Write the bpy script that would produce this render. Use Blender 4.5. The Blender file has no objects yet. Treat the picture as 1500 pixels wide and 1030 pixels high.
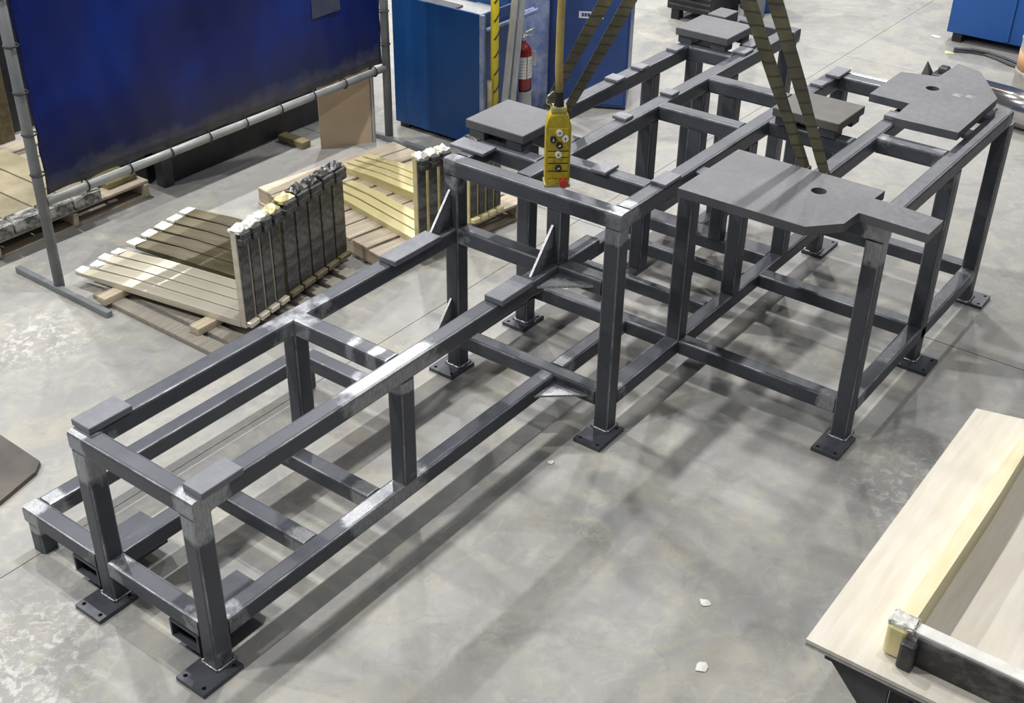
import bpy, bmesh, math, random
from mathutils import Vector, Matrix
random.seed(7)
S = bpy.context.scene
COL = S.collection
# world axes: X runs along the machine frame, Y to the upper left of the view, Z up.
# helper coordinates (u, v, z): u = X, v = -Y (across the frame towards the viewer)

# ------------------------------------------------------------------ camera
F_PX = 1805.05
YAW, PITCH, ROLL = 0.6369, 0.5667, 0.0159
cd = Vector((math.cos(PITCH)*math.cos(YAW), math.cos(PITCH)*math.sin(YAW), -math.sin(PITCH)))
cr = Vector((math.sin(YAW), -math.cos(YAW), 0))
cu = cr.cross(cd)
c_, s_ = math.cos(ROLL), math.sin(ROLL)
rr = c_*cr + s_*cu
uu = -s_*cr + c_*cu
cam_d = bpy.data.cameras.new('camera')
cam = bpy.data.objects.new('camera', cam_d)
COL.objects.link(cam)
cam_d.sensor_fit = 'HORIZONTAL'
cam_d.sensor_width = 36.0
cam_d.lens = F_PX/1500*36.0
cam_d.clip_end = 200
Mx = Matrix((rr, uu, -cd)).transposed().to_4x4()
Mx.translation = Vector((-2.3607, -4.1923, 4.2393))
cam.matrix_world = Mx
S.camera = cam

# ------------------------------------------------------------------ world, lights, exposure
W = bpy.data.worlds.new('shop_ambient')
S.world = W
W.use_nodes = True
bg = W.node_tree.nodes['Background']
bg.inputs[0].default_value = (0.80, 0.88, 1.0, 1)
bg.inputs[1].default_value = 0.10
def lamp(u, v, z, power, size):
    ld = bpy.data.lights.new('high_bay_lamp', 'AREA')
    ld.shape = 'DISK'; ld.size = size; ld.energy = power
    ld.color = (1.0, 0.985, 0.955)
    o = bpy.data.objects.new('high_bay_lamp', ld)
    COL.objects.link(o)
    o.location = (u, -v, z)
    return o
LAMP_P = 184
for u_ in (-2.6, 2.5, 7.6, 12.7, 17.8):  # farthest column added for grazing reflections on the tube tops
    lamp(u_, -10.0, 7.0, LAMP_P*1.2, .24)  # outer row added so the tube tops catch more sheen
    lamp(u_, -5.2, 7.0, LAMP_P*1.45, .24)
    lamp(u_ + .6, -0.9, 7.0, LAMP_P*1.2, .24)
    lamp(u_, 3.6, 7.0, LAMP_P*.36, .24)
S.view_settings.view_transform = 'Standard'
S.view_settings.look = 'None'
S.view_settings.gamma = 1
S.view_settings.use_curve_mapping = False
S.view_settings.exposure = 0.0

# ------------------------------------------------------------------ materials
def new_mat(name):
    m = bpy.data.materials.new(name); m.use_nodes = True
    nt = m.node_tree; b = nt.nodes['Principled BSDF']
    return m, nt, b
def texco(nt, kind='Object', scale=(1, 1, 1)):
    tc = nt.nodes.new('ShaderNodeTexCoord'); mp = nt.nodes.new('ShaderNodeMapping')
    mp.inputs['Scale'].default_value = scale
    nt.links.new(tc.outputs[kind], mp.inputs['Vector'])
    return mp.outputs[0]
def noise(nt, vec, scale, detail=4, rough=.6, dist=0.0):
    n = nt.nodes.new('ShaderNodeTexNoise')
    n.inputs['Scale'].default_value = scale; n.inputs['Detail'].default_value = detail
    n.inputs['Roughness'].default_value = rough; n.inputs['Distortion'].default_value = dist
    nt.links.new(vec, n.inputs['Vector'])
    return n.outputs['Fac']
def ramp(nt, fac, stops):
    r = nt.nodes.new('ShaderNodeValToRGB')
    e = r.color_ramp.elements
    while len(e) < len(stops): e.new(.5)
    for i, (p, c) in enumerate(stops):
        e[i].position = p; e[i].color = (c[0], c[1], c[2], 1) if not isinstance(c, (int, float)) else (c, c, c, 1)
    nt.links.new(fac, r.inputs[0])
    return r.outputs[0]
def mixc(nt, fac, a, b, mode='MIX'):
    m = nt.nodes.new('ShaderNodeMix'); m.data_type = 'RGBA'; m.blend_type = mode
    for sock, val in ((m.inputs[0], fac), (m.inputs[6], a), (m.inputs[7], b)):
        if isinstance(val, (int, float)): sock.default_value = val
        elif isinstance(val, tuple): sock.default_value = (*val, 1)
        else: nt.links.new(val, sock)
    return m.outputs[2]
def bump(nt, b, fac, strength=.1, dist=.01):
    n = nt.nodes.new('ShaderNodeBump'); n.inputs['Strength'].default_value = strength
    n.inputs['Distance'].default_value = dist
    nt.links.new(fac, n.inputs['Height']); nt.links.new(n.outputs[0], b.inputs['Normal'])
def simple(name, col, col2=None, rough=.5, metal=0.0, scale=6.0, stretch=(1, 1, 1), bmp=.05, spec=.5, detail=4, lo=.35, hi=.65):
    m, nt, b = new_mat(name)
    v = texco(nt, 'Object', stretch)
    f = noise(nt, v, scale, detail)
    c2 = col2 or tuple(x*.75 for x in col)
    nt.links.new(ramp(nt, f, [(lo, col), (hi, c2)]), b.inputs['Base Color'])
    b.inputs['Roughness'].default_value = rough; b.inputs['Metallic'].default_value = metal
    b.inputs['Specular IOR Level'].default_value = spec
    if bmp: bump(nt, b, f, bmp)
    return m

def steel(name, dark, light, ground_glint=(.36, .37, .39), rough=.38, metal=.35, ior=2.4, tint=(1, 1, 1)):
    m, nt, b = new_mat(name)
    b.inputs['IOR'].default_value = ior
    b.inputs['Specular Tint'].default_value = (*tint, 1)
    v = texco(nt, 'Object')
    big = noise(nt, v, 3.0, 5, .65)
    fine = noise(nt, v, 28, 4, .7)
    base = mixc(nt, ramp(nt, fine, [(.3, 0), (.75, .35)]), ramp(nt, big, [(.3, dark), (.75, light)]), (.09, .094, .108))
    at = nt.nodes.new('ShaderNodeAttribute'); at.attribute_name = 'ground'  # ground weld ends, plus lamp reflections painted on some rails
    edge = nt.nodes.new('ShaderNodeMath'); edge.operation = 'MULTIPLY_ADD'
    n2 = noise(nt, v, 14, 3, .6)
    nt.links.new(n2, edge.inputs[0]); edge.inputs[1].default_value = 1.1
    sub = nt.nodes.new('ShaderNodeMath'); sub.operation = 'SUBTRACT'
    nt.links.new(at.outputs['Fac'], sub.inputs[0]); sub.inputs[1].default_value = .90
    nt.links.new(sub.outputs[0], edge.inputs[2])
    gm = ramp(nt, edge.outputs[0], [(.06, 0), (.36, 1)])
    brushed = ramp(nt, noise(nt, texco(nt, 'Object', (40, 40, 8)), 3, 2), [(.3, tuple(x*.75 for x in ground_glint)), (.7, tuple(min(1, x*1.2) for x in ground_glint))])
    we = nt.nodes.new('ShaderNodeAttribute'); we.attribute_name = 'worn'  # corner wear that also paints in the edge highlights
    wm = nt.nodes.new('ShaderNodeMath'); wm.operation = 'MULTIPLY'
    nt.links.new(ramp(nt, we.outputs['Fac'], [(.35, 0), (.9, .95)]), wm.inputs[0])
    nt.links.new(ramp(nt, noise(nt, v, 5, 4, .6), [(.38, .15), (.62, 1)]), wm.inputs[1])
    gx = nt.nodes.new('ShaderNodeMath'); gx.operation = 'MAXIMUM'
    nt.links.new(gm, gx.inputs[0]); nt.links.new(wm.outputs[0], gx.inputs[1]); gm = gx.outputs[0]
    mm = nt.nodes.new('ShaderNodeMath'); mm.operation = 'MULTIPLY_ADD'
    nt.links.new(gm, mm.inputs[0]); mm.inputs[1].default_value = .8-metal; mm.inputs[2].default_value = metal
    nt.links.new(mm.outputs[0], b.inputs['Metallic'])
    nt.links.new(mixc(nt, gm, base, brushed), b.inputs['Base Color'])
    nt.links.new(ramp(nt, fine, [(.2, rough-.08), (.8, rough+.12)]), b.inputs['Roughness'])
    bump(nt, b, fine, .04, .004)
    return m
M_TUBE = steel('mill_scale_tube', (.038, .041, .052), (.072, .076, .093), rough=.41, metal=.0, ior=1.56, tint=(.86, .90, 1.0))
M_PLATE = steel('hot_rolled_plate', (.070, .073, .085), (.125, .128, .142), rough=.45, metal=.0, ior=1.55)
M_PAD = steel('machined_pad_steel', (.175, .18, .21), (.24, .245, .275), rough=.42, metal=.1, ior=1.45)
M_PLATE_W = steel('brownish_plate', (.095, .087, .078), (.145, .132, .12), rough=.52, metal=.0, ior=1.4)
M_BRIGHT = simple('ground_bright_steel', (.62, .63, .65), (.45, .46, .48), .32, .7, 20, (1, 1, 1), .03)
M_WELD = simple('weld_bead_steel', (.5, .5, .5), (.2, .2, .21), .35, .8, 60, bmp=.3)
M_HOLE = simple('black_hole', (.01, .01, .01), None, .6)

def floor_mat():
    m, nt, b = new_mat('worn_concrete')
    g = nt.nodes.new('ShaderNodeNewGeometry'); v = g.outputs['Position']
    n1 = noise(nt, v, .55, 5, .6, .4)
    n2 = noise(nt, v, 2.3, 6, .65, 1.2)
    n3 = noise(nt, v, 9, 6, .7)
    n4 = noise(nt, v, 60, 3, .6)
    c = ramp(nt, n1, [(.3, (.29, .29, .285)), (.7, (.365, .36, .35))])
    c = mixc(nt, ramp(nt, n2, [(.46, 0), (.66, .7)]), c, (.415, .39, .325))
    c = mixc(nt, ramp(nt, noise(nt, v, 5.5, 7, .7, 1.6), [(.50, 0), (.66, .55)]), c, (.445, .425, .36))
    c = mixc(nt, ramp(nt, noise(nt, v, 4.2, 6, .66, 1.0), [(.54, 0), (.68, .5)]), c, (.235, .235, .245))
    c = mixc(nt, ramp(nt, noise(nt, v, 1.4, 6, .62, .8), [(.54, 0), (.72, .55)]), c, (.20, .20, .205))
    c = mixc(nt, ramp(nt, noise(nt, v, .95, 5, .7, .5), [(.60, 0), (.72, .35)]), c, (.27, .215, .16))
    c = mixc(nt, ramp(nt, n3, [(.62, 0), (.75, .4)]), c, (.50, .475, .40))
    # crackled white wear scuffs
    vo = nt.nodes.new('ShaderNodeTexVoronoi'); vo.feature = 'DISTANCE_TO_EDGE'; vo.inputs['Scale'].default_value = 2.2
    wv = nt.nodes.new('ShaderNodeVectorMath'); wv.operation = 'MULTIPLY_ADD'
    nn = nt.nodes.new('ShaderNodeTexNoise'); nn.inputs['Scale'].default_value = 3; nn.inputs['Detail'].default_value = 5
    nt.links.new(v, nn.inputs['Vector'])
    nt.links.new(nn.outputs['Color'], wv.inputs[0]); wv.inputs[1].default_value = (1.1, 1.1, 1.1); nt.links.new(v, wv.inputs[2])
    nt.links.new(wv.outputs[0], vo.inputs['Vector'])
    line = ramp(nt, vo.outputs['Distance'], [(.004, 1), (.02, 0)])
    lm = nt.nodes.new('ShaderNodeMath'); lm.operation = 'MULTIPLY'
    nt.links.new(line, lm.inputs[0]); nt.links.new(ramp(nt, n2, [(.5, 0), (.6, .22)]), lm.inputs[1])
    c = mixc(nt, lm.outputs[0], c, (.60, .57, .50))
    # blistered patches near the camera's left (flaked sealer)
    c = mixc(nt, ramp(nt, n4, [(.62, 0), (.74, .3)]), c, (.22, .22, .22))
    for (cu_, cv_, rad) in ((-.42, .02, .55), (-.75, .35, .4), (1.2, -2.3, .5), (3.3, 2.9, .6)):   # flaked sealer
        vd = nt.nodes.new('ShaderNodeVectorMath'); vd.operation = 'DISTANCE'
        nt.links.new(v, vd.inputs[0]); vd.inputs[1].default_value = (cu_, -cv_, 0)
        fm = nt.nodes.new('ShaderNodeMath'); fm.operation = 'MULTIPLY'
        nt.links.new(ramp(nt, vd.outputs['Value'], [(rad*.3, 1), (min(.99, rad), 0)]), fm.inputs[0])
        nt.links.new(ramp(nt, noise(nt, v, 16, 6, .72, .6), [(.50, 0), (.60, .75)]), fm.inputs[1])
        c = mixc(nt, fm.outputs[0], c, (.60, .59, .56))
    nt.links.new(c, b.inputs['Base Color'])
    nt.links.new(ramp(nt, n2, [(.3, .42), (.7, .62)]), b.inputs['Roughness'])
    b.inputs['Specular IOR Level'].default_value = .4
    bump(nt, b, n3, .05, .004)
    return m
M_FLOOR = floor_mat()
M_JOINT = simple('joint_filler', (.11, .107, .095), None, .9)
def wood(name, a, b2, axis=0, rough=.75, sc=3):
    st = [18, 18, 18]; st[axis] = 1.0
    return simple(name, a, b2, rough, 0, sc, tuple(st), .12, .25, 6, .3, .72)
M_WOODX = wood('pallet_wood_lengthwise', (.60, .52, .40), (.40, .33, .24), 0)
M_WOODY = wood('pallet_wood_crosswise', (.58, .51, .41), (.38, .31, .23), 1)
M_WOODG = wood('grey_weathered_wood', (.36, .33, .28), (.22, .20, .17), 0)
M_PLY = simple('birch_plywood', (.76, .72, .64), (.67, .61, .51), .55, 0, 1.6, (1.5, 14, 14), .05, .4, 6, .35, .7)
M_YEL = simple('pale_yellow_paint', (.78, .71, .42), (.66, .575, .28), .38, .15, 2.0, (4, .6, 4), .04)
M_YELD = simple('soiled_yellow_paint', (.30, .25, .13), (.15, .125, .06), .5, .1, 3.0, (4, 1, 4), .06)
M_OLIVE = simple('dark_olive_blade', (.17, .145, .085), (.085, .072, .04), .42, .2, 2.4, (5, 1, 5), .05)  # on the fork blades, darkened to paint in their shade
M_DUST = simple('dusty_tan_paint', (.42, .37, .25), (.30, .26, .17), .55, .05, 4, (1, 1, 1), .06)
M_FILMW = simple('smoky_stretch_film', (.55, .54, .50), (.10, .10, .10), .3, 0, 14, bmp=.6, lo=.4, hi=.62)
M_YELS = simple('satin_primer_blade', (.66, .63, .54), (.55, .50, .38), .3, .35, 2.0, (8, .5, 8), .03)
M_SHANK = simple('blotchy_black_shank', (.045, .045, .048), (.26, .26, .255), .45, .2, 9, (1, 1, 1.6), .1, .5, 6, .45, .8)
M_TAPE = simple('white_stretch_film', (.86, .86, .82), (.62, .61, .55), .28, 0, 18, bmp=.6)
M_FILMB = simple('black_stretch_film', (.03, .03, .03), (.4, .4, .4), .3, 0, 16, bmp=.5, lo=.5, hi=.8)
M_POSTG = simple('grey_painted_tube', (.21, .225, .235), (.16, .17, .18), .5, .1, 5, bmp=.02)
M_RAILG = simple('pale_grey_rail', (.34, .35, .35), (.25, .26, .26), .45, .2, 5, bmp=.02)
M_BLACK = simple('black_paint', (.012, .012, .013), (.025, .025, .026), .5)
M_DARKST = simple('dark_steel', (.05, .05, .055), (.09, .09, .095), .45, .4, 6)
M_ALU = simple('aluminium_bar', (.55, .56, .57), (.42, .43, .44), .35, .7, 4, (10, 10, 1))
M_BLUE3 = simple('bright_blue_enamel', (.012, .095, .36), (.012, .075, .28), .4, 0, 1.2, bmp=.01)
M_BLUE = simple('blue_enamel', (.003, .040, .155), (.004, .052, .19), .4, 0, 2.2, bmp=.01)
M_BLUE2 = simple('royal_blue_enamel', (.016, .048, .175), (.022, .06, .215), .4, 0, 2.5, bmp=.01)
M_BLUEH = simple('worn_blue_handle', (.12, .17, .36), (.28, .32, .44), .4, .1, 9)
M_TAN = simple('tan_fibreboard', (.52, .40, .28), (.46, .35, .24), .8, 0, 2.5, bmp=.01)
M_RED = simple('extinguisher_red', (.26, .012, .010), (.20, .01, .01), .3)  # red darkened to hold the shade where the extinguisher stands
M_WHITE = simple('white_label', (.80, .80, .78), (.70, .70, .68), .5)
M_GREYP = simple('light_grey_paint', (.45, .46, .46), (.36, .37, .37), .5, .1, 5)
M_YPOST = simple('safety_yellow', (.72, .60, .02), (.60, .48, .02), .4)
M_PEND = simple('pendant_yellow', (.52, .41, .018), (.38, .29, .02), .42, 0, 14)
M_PENDG = simple('scuffed_clear_cover', (.42, .38, .14), (.30, .28, .14), .3, 0, 20)
M_CABLE = simple('grimy_yellow_cable', (.50, .37, .09), (.33, .25, .10), .6, 0, 9)
M_WEB = None
M_PAPER = simple('white_paper', (.9, .9, .88), None, .8)
M_RUST = simple('rusty_plate', (.13, .11, .095), (.075, .07, .068), .6, .3, 3.5)
M_ORANGE = simple('orange_rust_band', (.62, .32, .14), (.52, .40, .28), .7, 0, 6)
M_DRUM = simple('stained_white_drum', (.60, .58, .54), (.36, .34, .31), .6, .1, 5)
M_CHROME = simple('polished_steel', (.62, .61, .59), (.50, .49, .47), .16, .95, 3)
M_REDB = simple('red_button', (.5, .04, .03), None, .4)
M_CHALK = simple('yellow_green_chalk', (.72, .72, .35), None, .9)

def web_mat():
    m, nt, b = new_mat('soiled_webbing')
    v = texco(nt, 'Object')
    f = noise(nt, v, 2.6, 4, .6)
    c = ramp(nt, f, [(.38, (.085, .08, .055)), (.56, (.15, .14, .08)), (.72, (.34, .32, .07))])
    w = nt.nodes.new('ShaderNodeTexWave'); w.wave_type = 'BANDS'; w.bands_direction = 'Z'
    w.inputs['Scale'].default_value = 5; w.inputs['Distortion'].default_value = 2.5; w.inputs['Detail'].default_value = 2
    nt.links.new(v, w.inputs['Vector'])
    c = mixc(nt, ramp(nt, w.outputs['Fac'], [(.04, .7), (.14, 0)]), c, (.04, .038, .03))
    nt.links.new(c, b.inputs['Base Color']); b.inputs['Roughness'].default_value = .8
    bump(nt, b, noise(nt, v, 90, 2), .2, .004)
    return m
M_WEB = web_mat()

def curtain_mat():
    m, nt, b = new_mat('blue_vinyl_curtain')
    v = texco(nt, 'Object')
    f = noise(nt, v, .9, 4, .55)
    c = ramp(nt, f, [(.3, (.0022, .008, .068)), (.5, (.003, .013, .125)), (.72, (.003, .032, .27))])
    sp = nt.nodes.new('ShaderNodeSeparateXYZ'); nt.links.new(v, sp.inputs[0])
    # dusty hem: height above the bottom rail, broken by noise
    ad = nt.nodes.new('ShaderNodeMath'); ad.operation = 'MULTIPLY_ADD'
    nt.links.new(noise(nt, v, 3.0, 5, .7), ad.inputs[0]); ad.inputs[1].default_value = -.42
    nt.links.new(sp.outputs['Z'], ad.inputs[2])
    dust = ramp(nt, ad.outputs[0], [(.49, .9), (.64, 0)])
    c = mixc(nt, dust, c, (.15, .15, .145))
    ad2 = nt.nodes.new('ShaderNodeMath'); ad2.operation = 'MULTIPLY_ADD'
    nt.links.new(noise(nt, v, 1.2, 5, .7), ad2.inputs[0]); ad2.inputs[1].default_value = -.9
    nt.links.new(sp.outputs['Z'], ad2.inputs[2])
    c = mixc(nt, ramp(nt, ad2.outputs[0], [(.42, .45), (.8, 0)]), c, (.022, .022, .034))
    nt.links.new(c, b.inputs['Base Color']); b.inputs['Roughness'].default_value = .38
    b.inputs['Specular IOR Level'].default_value = .35
    bump(nt, b, noise(nt, v, 4, 4), .06, .02)
    return m
M_CURT = curtain_mat()

# ------------------------------------------------------------------ mesh helpers
def V3(u, v, z): return Vector((u, -v, z))
def link(name, me, mat, parent=None):
    o = bpy.data.objects.new(name, me); COL.objects.link(o)
    for mm in (mat if isinstance(mat, (list, tuple)) else [mat]): me.materials.append(mm)
    if parent is not None: o.parent = parent
    return o
def wloc(o):
    m = Matrix.LocRotScale(o.location, o.rotation_euler, None)
    return wloc(o.parent) @ m if o.parent else m
def obj(name, bm, mat, parent=None, world=True, smooth=False):
    """link bm as ONE mesh object; with world=True its coordinates are world ones"""
    if parent is not None and world:
        bmesh.ops.transform(bm, matrix=wloc(parent).inverted(), verts=bm.verts[:])
    me = bpy.data.meshes.new(name)
    bm.normal_update(); bm.to_mesh(me); bm.free()
    if smooth:
        for p in me.polygons: p.use_smooth = True
    return link(name, me, mat, parent)
def one(name, bm, mat, label, cat, group=None, base=None, smooth=False, kind=None):
    """a thing that is a single mesh: origin at its base centre"""
    xs = [v.co.x for v in bm.verts]; ys = [v.co.y for v in bm.verts]; zs = [v.co.z for v in bm.verts]
    c = Vector(((min(xs)+max(xs))/2, (min(ys)+max(ys))/2, min(zs)))
    bmesh.ops.translate(bm, vec=-c, verts=bm.verts[:])
    o = obj(name, bm, mat, None, False, smooth); o.location = c
    tag(o, label, cat, group)
    return o
def tag(o, label, cat, group=None):
    o['label'] = label; o['category'] = cat
    if group: o['group'] = group
def thing(name, loc, label, cat, group=None, rz=0.0):
    o = bpy.data.objects.new(name, None); COL.objects.link(o)
    o.location = loc; o.rotation_euler = (0, 0, rz); o.empty_display_size = .1
    tag(o, label, cat, group)
    return o
def copy_tree(o, parent=None, label=None):
    c = o.copy(); COL.objects.link(c); c.parent = parent
    if label: c['label'] = label
    for ch in list(o.children): copy_tree(ch, c)
    return c
def add_box(bm, lo, hi, bev=0.0, seg=1, mat=0):
    """box in (x,y,z); returns its verts"""
    vs = [bm.verts.new((x, y, z)) for x in (lo[0], hi[0]) for y in (lo[1], hi[1]) for z in (lo[2], hi[2])]
    q = [(0, 1, 3, 2), (4, 6, 7, 5), (0, 4, 5, 1), (2, 3, 7, 6), (0, 2, 6, 4), (1, 5, 7, 3)]
    fs = [bm.faces.new([vs[i] for i in f]) for f in q]
    for f in fs: f.material_index = mat
    if bev:
        es = list({e for f in fs for e in f.edges})
        r = bmesh.ops.bevel(bm, geom=es, offset=bev, segments=seg, affect='EDGES', profile=.5)
        return r['verts']
    return vs
def ubox(bm, u, v, z, bev=0.0, seg=1, mat=0):
    return add_box(bm, (min(u), -max(v), min(z)), (max(u), -min(v), max(z)), bev, seg, mat)
def box_bm(u, v, z, bev=0.0, seg=1):
    bm = bmesh.new(); ubox(bm, u, v, z, bev, seg); return bm
def add_tube(bm, pts, r, n=8, cap=True, radii=None):
    """round tube through world points"""
    pts = [Vector(p) for p in pts]; rings = []
    a = None
    for i, p in enumerate(pts):
        d = (pts[min(i+1, len(pts)-1)] - pts[max(i-1, 0)]).normalized()
        if a is None:
            a = d.cross(Vector((0, 0, 1)))
            if a.length < .05: a = d.cross(Vector((1, 0, 0)))
        else: a = a - d*a.dot(d)
        a.normalize(); b = d.cross(a)
        rr_ = radii[i] if radii else r
        rings.append([bm.verts.new(p + rr_*(math.cos(t)*a + math.sin(t)*b)) for t in [2*math.pi*k/n for k in range(n)]])
    for A, B in zip(rings, rings[1:]):
        for k in range(n):
            f = bm.faces.new((A[k], A[(k+1) % n], B[(k+1) % n], B[k])); f.smooth = True
    if cap:
        bm.faces.new(rings[0][::-1]); bm.faces.new(rings[-1])
    bmesh.ops.recalc_face_normals(bm, faces=bm.faces[:])
def tube_bm(pts, r, n=8, **k):
    bm = bmesh.new(); add_tube(bm, pts, r, n, **k); return bm
def add_lathe(bm, prof, c, n=24, mat=None):
    """prof: (r, z) list; centre c"""
    rings = []
    for r, z in prof:
        rings.append([bm.verts.new((c[0]+r*math.cos(2*math.pi*k/n), c[1]+r*math.sin(2*math.pi*k/n), c[2]+z)) for k in range(n)])
    for i, (A, B) in enumerate(zip(rings, rings[1:])):
        for k in range(n):
            f = bm.faces.new((A[k], A[(k+1) % n], B[(k+1) % n], B[k])); f.smooth = True
            if mat: f.material_index = mat[i]
    bm.faces.new(rings[0][::-1]); bm.faces.new(rings[-1])
def add_prism(bm, outline, z0, z1, holes=(), bev=0.0):
    """vertical-walled plate from an (u, v) outline with round holes (u, v, r)"""
    loops = [[Vector((u, -v, 0)) for u, v in outline]]
    for (hu, hv, hr) in holes:
        n = 12 if hr < .03 else 24
        loops.append([Vector((hu+hr*math.cos(2*math.pi*k/n), -hv+hr*math.sin(2*math.pi*k/n), 0)) for k in range(n)])
    edges = []; vs0 = []
    for lp in loops:
        vs = [bm.verts.new((p.x, p.y, z1)) for p in lp]; vs0.append(vs)
        for i in range(len(vs)): edges.append(bm.edges.new((vs[i], vs[(i+1) % len(vs)])))
    r = bmesh.ops.triangle_fill(bm, edges=edges, use_beauty=True, use_dissolve=False)
    top = [g for g in r['geom'] if isinstance(g, bmesh.types.BMFace)]
    for f in top:
        f.normal_update()
        if f.normal.z < 0: f.normal_flip()
    ext = bmesh.ops.extrude_face_region(bm, geom=top)
    nv = [g for g in ext['geom'] if isinstance(g, bmesh.types.BMVert)]
    for v in nv: v.co.z = z1
    # the extruded copy is the top; push the originals down
    for vs in vs0:
        for v in vs: v.co.z = z0
    bmesh.ops.recalc_face_normals(bm, faces=bm.faces[:])
def prism_bm(outline, z0, z1, holes=()):
    bm = bmesh.new(); add_prism(bm, outline, z0, z1, holes); return bm

def section(w, h, r=.013, n=3):
    pts = []
    for cx, cy, a0 in ((w/2-r, h/2-r, 0), (-w/2+r, h/2-r, 90), (-w/2+r, -h/2+r, 180), (w/2-r, -h/2+r, 270)):
        for k in range(n):
            a = math.radians(a0 + 90*k/(n-1))
            pts.append((cx+r*math.cos(a), cy+r*math.sin(a)))
    return pts
def add_bar(bm, u, v, z, axis, g0=0.0, g1=0.0, glen=.10, r=.016, bands=()):
    """structural tube: rounded section swept along axis; g0/g1 = ground-bright ends"""
    lay = bm.verts.layers.float.get('ground') or bm.verts.layers.float.new('ground')
    wly = bm.verts.layers.float.get('worn') or bm.verts.layers.float.new('worn')
    lay = bm.verts.layers.float['ground']
    lo = [min(u), min(-v[0], -v[1]), min(z)]; hi = [max(u), max(-v[0], -v[1]), max(z)]
    ax = 'uvz'.index(axis); o1, o2 = [(1, 2), (2, 0), (0, 1)][ax]
    w, h = hi[o1]-lo[o1], hi[o2]-lo[o2]
    if axis == 'v': g0, g1 = g1, g0   # y is mirrored
    a, b = lo[ax], hi[ax]; Ln = b-a
    gl = min(glen, Ln*.25)*.75
    st = [(a, g0), (a+gl, g0), (a+gl*2.1, 0), (b-gl*2.1, 0), (b-gl, g1), (b, g1)]
    for p, g, hw in bands: st += [(p-hw, 0), (p-hw*.45, g), (p+hw*.45, g), (p+hw, 0)]  # brightened stretches stand in for lamp reflections on the rails
    st.sort(key=lambda q: q[0])
    sec = section(w, h, min(r, w*.3, h*.3))
    c1, c2 = (lo[o1]+hi[o1])/2, (lo[o2]+hi[o2])/2
    rings = []
    for p, g in st:
        ring = []
        for si, (x, y) in enumerate(sec):
            co = [0, 0, 0]; co[ax] = p; co[o1] = c1+x; co[o2] = c2+y
            vv = bm.verts.new(co); vv[lay] = g; vv[wly] = 1.0 if si % 3 == 1 else 0.0; ring.append(vv)  # mid-corner verts carry the wear and painted highlight
        rings.append(ring)
    n = len(sec)
    for A, B in zip(rings, rings[1:]):
        for k in range(n): bm.faces.new((A[k], A[(k+1) % n], B[(k+1) % n], B[k]))
    bm.faces.new(rings[0][::-1]); bm.faces.new(rings[-1])
def bar(name, parent, u, v, z, axis, g0=0.0, g1=0.0, mat=None, glen=.10, bands=()):
    bm = bmesh.new(); add_bar(bm, u, v, z, axis, g0, g1, glen, bands=bands)
    return obj(name, bm, mat or M_TUBE, parent)

# ------------------------------------------------------------------ setting: concrete floor of sawn slabs
fl = bpy.data.objects.new('floor', None)
bmf = box_bm((-9, 21), (-13, 9), (-.16, -.012))
fl = obj('floor', bmf, M_JOINT, None)
fl['kind'] = 'structure'
slab_me = None
JU0, JV0, JS = 4.82, -.50, 4.9
for i in range(-3, 4):
    for j in range(-3, 3):
        if i == -1: continue            # the near bay is cast twice as long: no joint shows there
        u0, v0 = JU0+i*JS, JV0+j*JS
        if u0 < -9 or u0+JS > 21.5 or v0 < -15.5 or v0+JS > 9.5: continue
        if slab_me is None:
            bm = bmesh.new(); add_box(bm, (.0025, -JS+.0025, -.012), (JS-.0025, -.0025, 0))
            s = obj('floor_slab', bm, M_FLOOR, fl, False); slab_me = s.data
        else:
            s = bpy.data.objects.new('floor_slab', slab_me); COL.objects.link(s); s.parent = fl
        s.location = (u0, -v0, 0)
        s.scale = (2 if i == -2 else 1, 1, 1)

# ------------------------------------------------------------------ the welded machine base frame
t = .10
W1, H1, LV, H2 = .827, .990, .270, 1.412
U1, VL, VR, UM = 2.608, .010, 1.208, 1.294
U2, V3r = 3.382, 2.335
FR = thing('machine_base_frame', V3(2.6, .9, 0), 'long dark steel tube machine base with mounting plates filling the middle of the floor', 'frame')
zH1 = (H1-t, H1); zL = (LV-t, LV); zH2 = (H2-t, H2)
def B(name, u, v, z, ax, g0=0, g1=0, **k): return bar(name, FR, u, v, z, ax, g0, g1, **k)
def post(u, v, z0, z1, g0=0, g1=0, glen=.10): return bar('post', FR, (u, u+t), (v, v+t), (z0, z1), 'z', g0, g1, glen=glen)
# -- low front section
post(0, 0, .024, H1-t, .2, 1.0, .14); post(0, W1-t, .024, H1-t, .45, 1.0, .11)
B('end_rail', (0, t), (0, W1), zH1, 'v', 1.0, 1.0)
B('top_rail', (t, U1), (0, t), zH1, 'u', .5, .4, bands=[(1.36, .62, .35)]); B('top_rail', (t, 3.02), (W1-t, W1), zH1, 'u', .7, .3, bands=[(1.25, .85, .5)])
B('cross_beam', (UM, UM+t), (t, W1-t), zH1, 'v', .7, .75, bands=[(-.55, .8, .14)])
post(UM, 0, LV, H1-t, .2, .2); post(UM, W1-t, LV, H1-t, .3, .8, .06)
B('lower_rail', (t, U1), (0, t), zL, 'u', .3, .3); B('lower_rail', (t, U1), (W1-t, W1), zL, 'u', .6, .5, bands=[(1.18, .9, .4)])
B('end_rail', (0, t), (t, W1-t), zL, 'v', .6, .6)
B('cross_beam', (.66, .76), (t, W1-t), zL, 'v', .4, .9); B('cross_beam', (1.11, 1.21), (t, W1-t), zL, 'v', .4, .9)
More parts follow.
